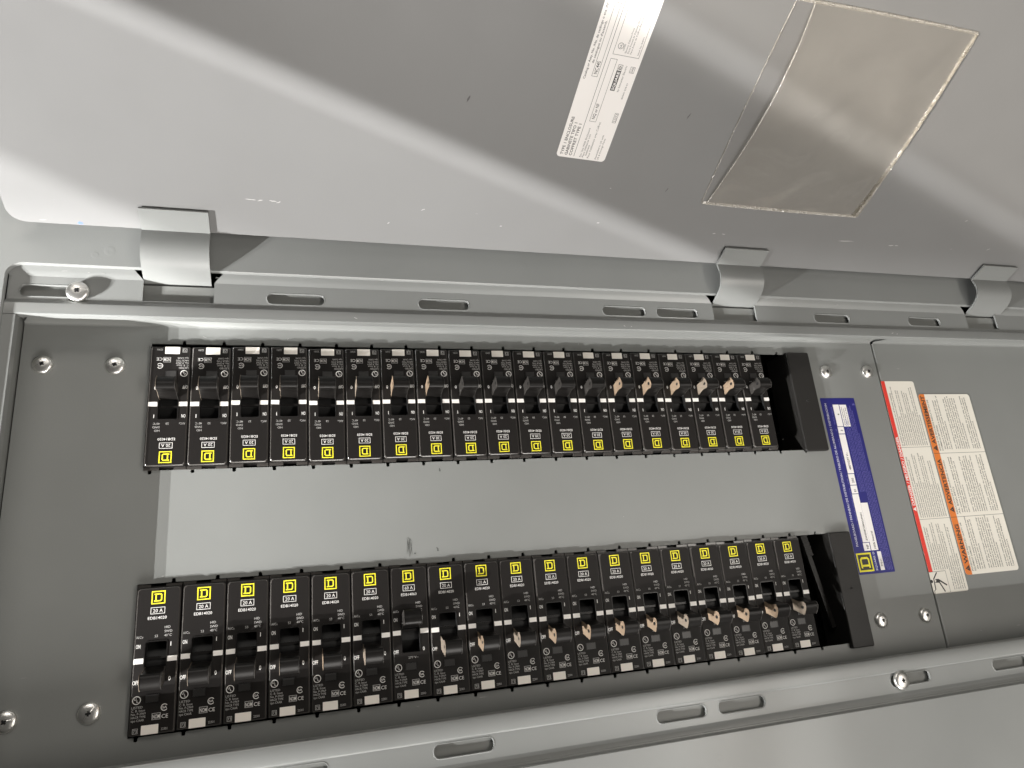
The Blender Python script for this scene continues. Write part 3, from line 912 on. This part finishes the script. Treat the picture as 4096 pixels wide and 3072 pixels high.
for row in ('upper', 'lower'):
    for i in range(19):
        is60 = (row == 'lower' and i == 6)
        if proto is None:
            r = proto = make_breaker('20')
        elif is60:
            r = make_breaker('60')
        else:
            r = copy_tree(proto)
            for ch in list(r.children):
                for g in list(ch.children):
                    bpy.data.objects.remove(g)
        jw, ja = prng.uniform(-0.35, 0.25), prng.uniform(-0.003, 0.003)
        if row == 'upper':
            r.matrix_world = Matrix.Translation(W(i * 25.4 - 0.2, 78.75 + dv_top[i] * 0.6, jw)) @ RX @ Matrix.Rotation(math.pi + ja, 4, 'Z')
        else:
            r.matrix_world = Matrix.Translation(W(i * 25.4 + 1.2, -78.75 + dv_bot[i] * 0.6, jw)) @ RX @ Matrix.Rotation(ja, 4, 'Z')
        sm = top_side[i] if row == 'upper' else bot_side[i]
        h = [c for c in r.children if c.name.startswith('toggle_handle')][0]
        sd = obj('handle_side', side(sm, row == 'upper', is60), h)
        sd2 = obj('handle_side', side('greyside', row != 'upper', is60), h)
        if is60:
            r['label'] = 'black 60 A breaker, the only one with its toggle switched to ON'
        elif row == 'lower' and i == 5:
            r['label'] = 'black 20 A breaker switched off, immediately left of the 60 A breaker'
        elif row == 'lower' and i == 7:
            r['label'] = 'black 20 A breaker switched off, immediately right of the 60 A breaker'
        else:
            r['label'] = 'black 20 A breaker, %s' % pos_label(row, i)

# ------------------------------------------------------------------ filler blocks and tie
def block(u0, u1, v0, v1, label):
    cu, cv = (u0 + u1) / 2, (v0 + v1) / 2
    r = root('filler_block', cu, cv, -28.4, label, 'filler block', 'black plastic filler blocks at the right ends of the breaker rows')
    hw, hh = (u1 - u0) / 2, (v1 - v0) / 2
    bm = bmesh.new()
    rows = []
    for ins, z in ((-0.6, 0), (-0.2, 20), (0.0, 27.0), (0.35, 27.8), (0.8, 28.1)):
        rows.append([vadd(bm, x, y, z) for x, y in rrect(-hw + ins, hw - ins, -hh + ins, hh - ins, 1.2, 4)])
    for a, b in zip(rows, rows[1:]):
        n = len(a)
        for k in range(n):
            bm.faces.new([a[k], a[(k + 1) % n], b[(k + 1) % n], b[k]])
    bm.faces.new(rows[-1])
    obj('block_body', new_mesh('block_body', bm, 'blockm'), r)
    bm = bmesh.new()
    lathe(bm, [(1.3, -0.02), (1.15, 0.18), (0.85, 0.18), (0.7, -0.02), (0, -0.02)], 0, 0, 28.12, 18)
    obj('round_boss', new_mesh('round_boss', bm, 'blockm'), r)
    bm = bmesh.new()
    for k in range(14):
        scuff(bm, random.uniform(-hh * .9, hh * .9), random.uniform(20, 26.5), 0, random.uniform(1.5, 6), 0.7, random.uniform(-0.3, 0.3), T=lambda a, b, c: (-hw - 0.12, a, b))
    obj('edge_scuff', new_mesh('edge_scuff', bm, 'button'), r)
    return r
block(497.0, 520.6, 33.8, 123.4, 'black plastic filler block closing the right end of the upper breaker row')
block(500.8, 522.4, -125.4, -35.2, 'black plastic filler block closing the right end of the lower breaker row')

tie = root('cable_tie', 492, -72, -16, 'thin black plastic strap lying in the empty space of the lower row', 'cable tie')
bm = bmesh.new()
rot = math.radians(10)
def TT(x, y, z):
    return (x * math.cos(rot) - y * math.sin(rot), x * math.sin(rot) + y * math.cos(rot), z)
for b6 in ((-2.0, 2.0, -38, 20, 0, 2.2),):
    vs = box(bm, *b6)
    for v in vs:
        v.co = Vector(TT(*(v.co / MM))) * MM
obj('strap', new_mesh('strap', bm, 'blockm'), tie)
bm = bmesh.new()
vs = box(bm, -3.0, 3.0, 20, 37, 0, 3.4)
for k in range(5):
    vs += box(bm, -3.1, 3.1, 20.4 + k * 3.2, 21.2 + k * 3.2, 3.3, 4.0)
for v in vs:
    v.co = Vector(TT(*(v.co / MM))) * MM
obj('ribbed_head', new_mesh('ribbed_head', bm, 'blockm'), tie)

# ------------------------------------------------------------------ stickers on the covers (text runs up the picture)
LT = math.pi / 2        # label local x -> +v, local y -> -u
def sticker(name, u_right, v_bottom, w, label, cat, rot=LT):
    return root(name, u_right, v_bottom, w, label, cat, None, rot)
def part(name, bm, mats, r):
    return obj(name, new_mesh(name, bm, mats), r)
rng = random.Random(3)
def fine(bm, x, y, n, h, step, wmin, wmax, mi=0, z=0.12, words=None, gap=0.0):
    """paragraph of small print"""
    base = words or 'hazard of electric shock explosion or arc flash apply appropriate personal protective equipment and follow safe electrical work practices this equipment must be installed and serviced only by qualified electrical personnel turn off all power supplying before working inside'.split()
    yy = y
    for k in range(n):
        W_ = rng.uniform(wmin, wmax)
        a = rng.randrange(len(base))
        s = ''
        while len(s) < W_ / (h * 0.78):
            s += base[a % len(base)] + ' '
            a += 1
        text(bm, s.strip(), x, yy, h * 1.15, W_, z, mi, 'L', 0.02)
        yy -= step
# blue rating label : u 524.4..563 , v -70.6..81.5
BLW, BLH = 152.2, 37.2
bl = sticker('rating_label', 562.6, -70.8, WC + 0.1, 'dark blue panelboard rating sticker with yellow emblem between the filler blocks and warnings', 'label')
bm = bmesh.new(); plate(bm, rrect(0, BLW, 0, BLH, 0.8, 3), [], 0, 0.08); part('backing', bm, 'blue', bl)
def bx(v): return v + 70.8
def by(u): return 562.6 - u
bm = bmesh.new(); d_logo(bm, bx(-61.2), by(534.0), 15.2, 0.14)
part('yellow_emblem', bm, 'yellow', bl)
bm = bmesh.new()
rect(bm, bx(-68.7), bx(-53.7), by(541.6), by(526.4), 0.11); part('emblem_ground', bm, 'ink', bl)
bm = bmesh.new()
text(bm, 'PANELBOARD / PANNEAU DE DISTRIBUTION / TABLERO DE ALUMBRADO / DISTRIBUCION', bx(-48.1), by(530.9), 2.2, 124.6, 0.13, 0, 'L', 0.02)
text(bm, 'SQUARE D', bx(-68.6), by(545.4), 1.9, 15.4, 0.13, 0, 'L', 0.02)
part('title', bm, 'bluewhite', bl)
bm = bmesh.new()
text(bm, 'CATALOG NO. / FACTORY ORDER NO.', bx(-45), by(536.0), 1.4, 41, 0.13)
text(bm, 'SER', bx(-4), by(536.0), 1.4, 5, 0.13); text(bm, 'AMP. A', bx(4), by(536.0), 1.4, 8, 0.13)
text(bm, 'VOLTAGE / VOLTS', bx(22), by(536.0), 1.4, 22, 0.13); text(bm, '\u00d8', bx(51), by(536.0), 1.4, 2, 0.13); text(bm, 'WIRES / HILOS', bx(57), by(536.0), 1.4, 16, 0.13)
for k, (x0, x1) in enumerate(((4, 148), (4, 148), (2, 148), (2, 146), (2, 120), (2, 90))):
    fine(bm, x0, 9.6 - k * 1.55, 1, 0.85, 1.5, x1 - x0 - 6, x1 - x0, 0, 0.13)
for k in range(4):
    fine(bm, 68, 16.0 - k * 1.5, 1, 0.8, 1.5, 50, 78, 0, 0.13)
text(bm, 'S', bx(74.5), by(561.5), 2.4, 1.8, 0.13, 0, 'L', 0.03)
part('fine_print', bm, 'bluefine', bl)
bm = bmesh.new()
for a, b, u0, u1 in ((-52.1, -45.6, 536.0, 542.6), (-45.1, -4.6, 536.4, 543.2), (-4.1, 2.9, 536.7, 543.4), (3.4, 12.8, 536.9, 543.5), (13.4, 48.2, 537.1, 543.8), (48.8, 54.9, 537.3, 543.9), (55.4, 75.4, 537.5, 544.0), (-52.1, -12.3, 543.3, 550.6), (55.1, 75.2, 544.7, 552.0), (-68.6, -53.3, 548.4, 552.6)):
    rect(bm, bx(a), bx(b), by(u1), by(u0), 0.11)
part('white_box', bm, 'vinyl', bl)
bm = bmesh.new()
for s, v, u, h in (('NF', -50.6, 541.2, 2.2), ('Z944508CZ800G49601', -44, 541.8, 1.8), ('E1', -2.6, 541.6, 2.1), ('250', 5.2, 541.7, 2.1), ('480Y/277 V~', 16.5, 541.8, 2.1), ('3', 51, 542.2, 2.2), ('4', 65.5, 542.6, 2.2), ('100% Neutral', -51, 548.6, 2.0), ('77311', -65.6, 551.6, 1.9)):
    text(bm, s, bx(v), by(u), h, None, 0.13, 0, 'L', 0.02)
for k in range(3):
    fine(bm, bx(56.5), by(546.6 + k * 2.1), 1, 0.9, 1.0, 14, 17, 0, 0.13)
part('black_lettering', bm, 'ink', bl)

# red danger label: u 597.4..635.5, v -91.9..97.6
DW, DH = 189.5, 38.4
dg = sticker('danger_sticker', 636.0, -92.0, WC + 0.12, 'long white danger sticker with a red strip and a shocked figure pictogram', 'warning sticker')
dx = lambda v: v + 92.0
dy = lambda u: 636.0 - u
bm = bmesh.new(); plate(bm, rrect(0, DW, 0, DH, (2.2, 2.2, 1, 1), 4), [], 0, 0.07); part('backing', bm, 'cream_sticker', dg)
bm = bmesh.new(); rect(bm, dx(-74.0), DW - 0.05, dy(602.0), DH - 0.05, 0.10); part('red_strip', bm, 'red', dg)
bm = bmesh.new()
text(bm, 'DANGER / PELIGRO / DANGER', dx(-22.4) + 5.2, dy(601.3), 2.9, 62.0, 0.13, 0, 'L', 0.03)
a = dx(-22.4)
flat(bm, [(a, dy(601.3)), (a + 3.8, dy(601.3)), (a + 1.9, dy(598.0))], 0.13, 0)
part('red_strip_lettering', bm, 'vinyl', dg)
bm = bmesh.new()
rect(bm, dx(34.5), dx(34.75), 0.1, dy(602.2), 0.10); rect(bm, dx(-29.85), dx(-29.6), 0.1, dy(602.2), 0.10)
rect(bm, dx(-74.2), dx(-73.9), dy(615.6), DH - 0.1, 0.10); rect(bm, 0.2, dx(-73.9), dy(615.9), dy(615.6), 0.10)
part('dividing_line', bm, 'ink', dg)
# falling shocked figure
bm = bmesh.new()
P0 = lambda a, b: (1.0 + a, dy(615.4) + 0.6 + b)
def limb(bm, pts, t, z=0.13):
    for (x0, y0), (x1, y1) in zip(pts, pts[1:]):
        L = math.hypot(x1 - x0, y1 - y0) or 1
        nx, ny = -(y1 - y0) / L * t / 2, (x1 - x0) / L * t / 2
        bm.faces.new([vadd(bm, x0 + nx, y0 + ny, z), vadd(bm, x1 + nx, y1 + ny, z), vadd(bm, x1 - nx, y1 - ny, z), vadd(bm, x0 - nx, y0 - ny, z)])
limb(bm, [(17.27, 30.08), (12.17, 34.96)], 1.1)
limb(bm, [(12.46, 34.86), (3.45, 35.49)], 1.0, 0.131)
limb(bm, [(3.59, 35.44), (2.53, 37.2), (0.0, 37.38)], 0.55, 0.132)
flat(bm, [(11.91, 33.63), (11.84, 30.02), (9.84, 28.47), (8.68, 30.0), (9.06, 34.8), (10.29, 32.36)], 0.133)
limb(bm, [(11.44, 30.36), (6.15, 22.22)], 1.3, 0.134)
limb(bm, [(9.65, 29.95), (1.14, 25.78)], 1.2, 0.135)
flat(bm, circle(10.32, 37.67, 1.35, 14), 0.136)
part('pictogram', bm, 'ink', dg)
bm = bmesh.new()
for x0, cols in ((1.2, None), (dx(-29), None), (dx(35.4), None)):
    wmax = 60 if x0 > 5 else 57
    top = dy(603.8)
    n = 14
    for k in range(n):
        y = top - 1.2 - k * 2.35
        if y < 1.0: break
        if x0 < 5:
            xs = 19.2 if k < 7 else 2.0
            L = 42 if k < 7 else 57
        else:
            xs, L = x0 + 0.8, 58
        f_ = 1.0 if k not in (2, 5, 9, 12) else 0.55
        fine(bm, xs, y, 1, 1.05, 1, L * f_ * 0.85, L * f_, 0, 0.12)
part('fine_print', bm, 'inkgrey', dg)
# orange warning label: u 637.3..699.3, v -79.3..84.8
ww, wh = 164.1, 62.2
wn = sticker('warning_sticker', 699.4, -79.4, WC + 0.34, 'wide cream warning sticker headed by an orange strip, overlapping the danger sticker', 'warning sticker')
wx = lambda v: v + 79.4
wy = lambda u: 699.4 - u
bm = bmesh.new(); plate(bm, rrect(0, ww, 0, wh, 3.0, 5), [], 0, 0.07); part('backing', bm, 'cream_sticker', wn)
bm = bmesh.new(); plate(bm, rrect(0.03, ww - 0.03, wy(644.4), wh - 0.03, (0, 0, 3.0, 3.0), 5), [], None, 0.1); part('orange_strip', bm, 'orange', wn)
bm = bmesh.new()
for s, v, L in (('WARNING', -70.0, 34.0), ('ADVERTENCIA', -19.0, 42.0), ('AVERTISSEMENT', 37.0, 46.0)):
    text(bm, s, wx(v) , wy(643.3), 4.2, L, 0.13, 0, 'L', 0.03)
    a = wx(v) - 6.6
    flat(bm, [(a, wy(643.3)), (a + 5.4, wy(643.3)), (a + 2.7, wy(638.6))], 0.13, 0, [[(a + 2.45, wy(640.6)), (a + 2.95, wy(640.6)), (a + 2.8, wy(642.2)), (a + 2.6, wy(642.2))]])
part('heading', bm, 'ink', wn)
bm = bmesh.new()
rect(bm, wx(28.0), wx(28.3), 0.1, wh - 0.1, 0.11); rect(bm, wx(-29.8), wx(-29.5), 0.1, wh - 0.1, 0.11)
part('dividing_line', bm, 'ink', wn)
bm = bmesh.new()
heads = {1.5: ('POTENTIAL OF REDUCED SAFETY OR', 'EQUIPMENT DAMAGE'), wx(-28.6): ('REDUCCION DE LA SEGURIDAD O DANO', 'AL EQUIPO'), wx(29.2): ('RISQUE DE SECURITE REDUITE OU DE', 'DOMMAGE MATERIEL')}
for x0, (h1, h2) in heads.items():
    L = 46.5 if x0 < 5 else 54
    text(bm, h1, x0 + 1.5, wy(647.0), 1.7, L * 0.9, 0.12, 0, 'L', 0.01)
    text(bm, h2, x0 + 1.5, wy(650.0), 1.7, L * 0.45, 0.12, 0, 'L', 0.01)
wsp = ('this square d equipment is designed and tested to perform to its ratings with circuit breakers use of other than these products may adversely affect user safety and impair reliability do not ship or operate without all parts').split()
for x0 in heads:
    L = 46.5 if x0 < 5 else 54
    for k in range(17):
        y = wy(653.2) - k * 2.62
        if y < 2.5: break
        if k in (4, 12): continue
        q = 0.5 if k in (3, 11, 16) else 1.0
        text(bm, ' '.join(wsp[(k * 5 + j) % len(wsp)] for j in range(8)), x0 + 2.5, y, 1.45 if k != 15 else 1.6, L * q * rng.uniform(.86, 1), 0.12, 0, 'L', 0.02)
part('fine_print', bm, 'inkgrey', wn)
bm = bmesh.new()
part('spare', bm, 'ink', wn) if False else bm.free()

# ------------------------------------------------------------------ enclosure sticker on the door
def on_door(name, u, d, h, label, cat, rot):
    """root whose local x runs up the door (d), local y runs to -u, z off the door"""
    o = bpy.data.objects.new(name, None)
    COL.objects.link(o)
    o.empty_display_size = 0.01
    ex = Vector((0, -DZ, DY))           # world direction of d: (u, -w, v)
    ey = Vector((-1, 0, 0))
    ez = ex.cross(ey)
    if ez.dot(Vector((0, -DY, -DZ))) < 0: ez = -ez
    mm_ = Matrix((ex, ey, ez)).transposed().to_4x4()
    p = D(u, d, h)
    mm_.translation = W(*p)
    o.matrix_world = mm_ @ Matrix.Rotation(rot, 4, 'Z')
    tag(o, label, cat)
    return o
es = on_door('enclosure_sticker', 288.2, 79.3, 0.05, 'long white sticker headed TYPE 1 ENCLOSURE on the open door', 'label', math.radians(-1.7))
EL, EH = 150, 36.6
Ye = lambda y: y + 0.6
bm = bmesh.new(); plate(bm, rrect(0.6, EL, 0.2, EH, 2.6, 6), [], 0, 0.09); part('backing', bm, 'vinyl', es)
bm = bmesh.new()
z = 0.13
Rm = lambda x, y: y + x * 0.0297          # undo the slight tilt of the readings
def T_(s, x, y, h, L, b=0.014):
    text(bm, s, x, Rm(x, y), h, L, z, 0, 'L', b)
T_('TYPE 1 ENCLOSURE', 2.3, 32.0, 2.1, 27.4); T_('GABINETE TIPO 1', 2.3, 28.8, 2.1, 23.6); T_('COFFRET TYPE 1', 2.3, 25.6, 2.1, 23.2)
T_('For Use With Enclosure', 2.2, 18.4, 1.4, 21.4, 0.0); T_('Para Utilizarse con', 2.2, 16.6, 1.4, 17, 0.0); T_('Gabinete', 3.6, 14.7, 1.4, 8, 0.0); T_('Pour l\'utilisation avec Coffret', 2.0, 12.6, 1.4, 26.6, 0.0)
T_('Assembled in US with', 1.6, 7.0, 1.25, 18.4, 0.0); T_('US & Foreign Parts', 1.6, 5.0, 1.25, 16, 0.0)
T_('Catalog or Assy. No. /No. de cat\u00e1logo o ens. /N\u00b0', 55, 32.0, 1.5, 46, 0.01); T_('de catalogue ou d\'assemb.', 65.3, 29.2, 1.5, 25.6, 0.01)
T_('NC44S', 59.1, 25.0, 2.4, 8.0, 0.01); T_('NQ or NF', 30.1, 17.1, 2.2, 10.6, 0.01)
T_('by Schneider Electric', 50.3, 6.8, 1.3, 17, 0.0); T_('80045-334-01', 46.0, 2.2, 1.1, 10.6, 0.0)
T_('046', 63.8, 1.4, 1.7, 3.0, 0.0); T_('22373', 30.1, 1.8, 1.7, 5.6, 0.0)
T_('Electric Cabinet Front', 74.7, 10.0, 1.1, 15.2, 0.0); T_('Parte Frontal de Gabinete El\u00e9ctrico', 74.7, 8.2, 1.1, 24, 0.0); T_('Face Avant de Coffret \u00c9lectrique', 74.6, 6.4, 1.1, 23.4, 0.0)
T_('Issue No R4091', 74.7, 1.4, 1.0, 11, 0.0); T_('LISTED', 76.0, 12.0, 0.9, 4, 0.01)
ring(bm, 78.4, Rm(78, 14.9), 1.95, 0.28, z); T_('UL', 77.3, 14.3, 1.2, 2.2, 0.02)
def line(x0, y0, x1, y1, t=0.22):
    a, b = (x0, Rm(x0, y0)), (x1, Rm(x1, y1))
    L = math.hypot(b[0] - a[0], b[1] - a[1]); nx, ny = -(b[1] - a[1]) / L * t / 2, (b[0] - a[0]) / L * t / 2
    bm.faces.new([vadd(bm, a[0] + nx, a[1] + ny, z), vadd(bm, b[0] + nx, b[1] + ny, z), vadd(bm, b[0] - nx, b[1] - ny, z), vadd(bm, a[0] - nx, a[1] - ny, z)])
line(2.0, 23.7, 149, 19.5, 0.28)
def fb(x0, x1, y0, y1, t=0.22):
    frame_box(bm, x0, x1, y0, y1, t, z)
fb(57.4, 101.9, 25.9, 29.9); fb(28.2, 70.2, 16.4, 21.1); fb(72.8, 148, 2.6, 20.9); fb(63.3, 67.3, 2.5, 5.7); fb(29.5, 36.3, 2.3, 5.0)
fb(50.5, 67.4, 11.2, 14.4, 0.25)
rect(bm, 50.5, 63.6, 11.2, 14.4, z + 0.01)
part('black_lettering', bm, 'ink', es)
bm = bmesh.new()
text(bm, 'SQUARE', 51.0, 11.9, 1.8, 11.9, z + 0.03, 0, 'L', 0.03)
part('reversed_lettering', bm, 'vinyl', es)
bm = bmesh.new(); text(bm, 'D', 64.3, 11.9, 1.8, 2.2, z + 0.02, 0, 'L', 0.04); part('letter_mark', bm, 'ink', es)

# ------------------------------------------------------------------ clear document pocket on the door
pk = on_door('document_pocket', 450, 128, 0.1, 'clear plastic document pocket with wrinkled welded edges on the open door', 'document pocket', -math.pi / 2)
# after the -90 degree turn local x -> +u, local y -> d ; origin (450, d=128)
X0, X1, Y0, Y1 = 377.8 - 450, 524.2 - 450, 55.2 - 128, 202.0 - 128
NX, NY = 44, 40
def pk_edge(y):
    t = (y - Y0) / (Y1 - Y0)
    return X0 + 4 + 15.5 * math.sin(min(1.0, t) * math.pi * 0.62) ** 1.0 - 5.5 * t
bm = bmesh.new()
g = [[vadd(bm, X0 + (X1 - X0) * i / 12 , Y0 + (Y1 - Y0) * j / 12, 0.2) for i in range(13)] for j in range(13)]
for j in range(12):
    for i in range(12):
        bm.faces.new([g[j][i], g[j][i + 1], g[j + 1][i + 1], g[j + 1][i]])
part('back_sheet', bm, 'film_back', pk)
bm = bmesh.new()
g = []
for j in range(NY + 1):
    y = Y0 + (Y1 - Y0) * j / NY
    xe = pk_edge(y)
    rowv = []
    for i in range(NX + 1):
        s = i / NX
        x = xe + (X1 - xe) * s
        t = j / NY
        bulge = 3.0 * math.sin(math.pi * min(1, t)) ** 0.7 * (0.35 + 0.65 * (1 - s) ** 0.4) * min(1, (1 - s) * 7)
        wr = 0.8 * math.sin(x * 0.11 + y * 0.05 + 2.4 * math.sin(y * 0.055)) + 0.5 * math.sin(x * 0.05 - y * 0.17 + 1.5 * math.sin(x * 0.09)) + 0.9 * math.exp(-((x + 38) ** 2 + (y + 45) ** 2) / 260) * math.sin(y * 0.35 + x * 0.1)
        rowv.append(vadd(bm, x, y, 0.8 + bulge + wr * min(1, 6 * t * (1 - t)) * min(1, (1 - s) * 5)))
    g.append(rowv)
for j in range(NY):
    for i in range(NX):
        bm.faces.new([g[j][i], g[j][i + 1], g[j + 1][i + 1], g[j + 1][i]]).smooth = True
part('front_sheet', bm, 'film', pk)
# welded, slightly wavy edges
bm = bmesh.new()
def weld(p0, p1, wdt, n=46, amp=0.5, h=1.1):
    L = math.hypot(p1[0] - p0[0], p1[1] - p0[1]); tx, ty = (p1[0] - p0[0]) / L, (p1[1] - p0[1]) / L
    prev = None
    for k in range(n + 1):
        t = k / n
        ph = rng.uniform(-1, 1) * 0.25
        bow = -2.2 * math.sin(math.pi * t) * amp
        cx, cy = p0[0] + (p1[0] - p0[0]) * t - ty * bow, p0[1] + (p1[1] - p0[1]) * t + tx * bow
        ring_ = []
        for a, hh in ((-0.5, 0.25), (-0.32, h + ph), (-0.1, 0.55), (0.12, h * 0.9 - ph), (0.3, 0.5), (0.5, 0.25)):
            ring_.append(vadd(bm, cx - ty * a * wdt, cy + tx * a * wdt, hh))
        if prev:
            for q in range(5):
                bm.faces.new([prev[q], prev[q + 1], ring_[q + 1], ring_[q]]).smooth = True
        prev = ring_
weld((X0 + 1, Y0), (X1, Y0), 2.6, amp=0.3)
weld((X1, Y0), (X1, Y1), 2.2, amp=1.0, h=1.4)
weld((X1 - 3.4, Y0 + 1), (X1 - 1.2, Y1 - 1), 0.8, amp=1.6, h=2.2)
weld((X1 - 5.2, Y0 + 1), (X1 - 1.6, Y1 - 8), 0.5, amp=2.2, h=2.6)
weld((X1, Y1), (X0, Y1), 2.4, amp=0.3)
weld((X0, Y1), (X0, Y0), 0.7, amp=0.4, h=0.6)
part('welded_edge', bm, 'film_edge', pk)
bm = bmesh.new()
prev = None
for k in range(41):
    y = Y0 + (Y1 - Y0) * k / 40
    x = pk_edge(y)
    t = k / 40
    zb = 0.8 + 3.0 * math.sin(math.pi * t) ** 0.7 + 0.1
    cur = (vadd(bm, x - 0.25, y, zb), vadd(bm, x + 0.35, y, zb + 0.15))
    if prev: bm.faces.new([prev[0], prev[1], cur[1], cur[0]])
    prev = cur
part('mouth_edge', bm, 'film_edge', pk)
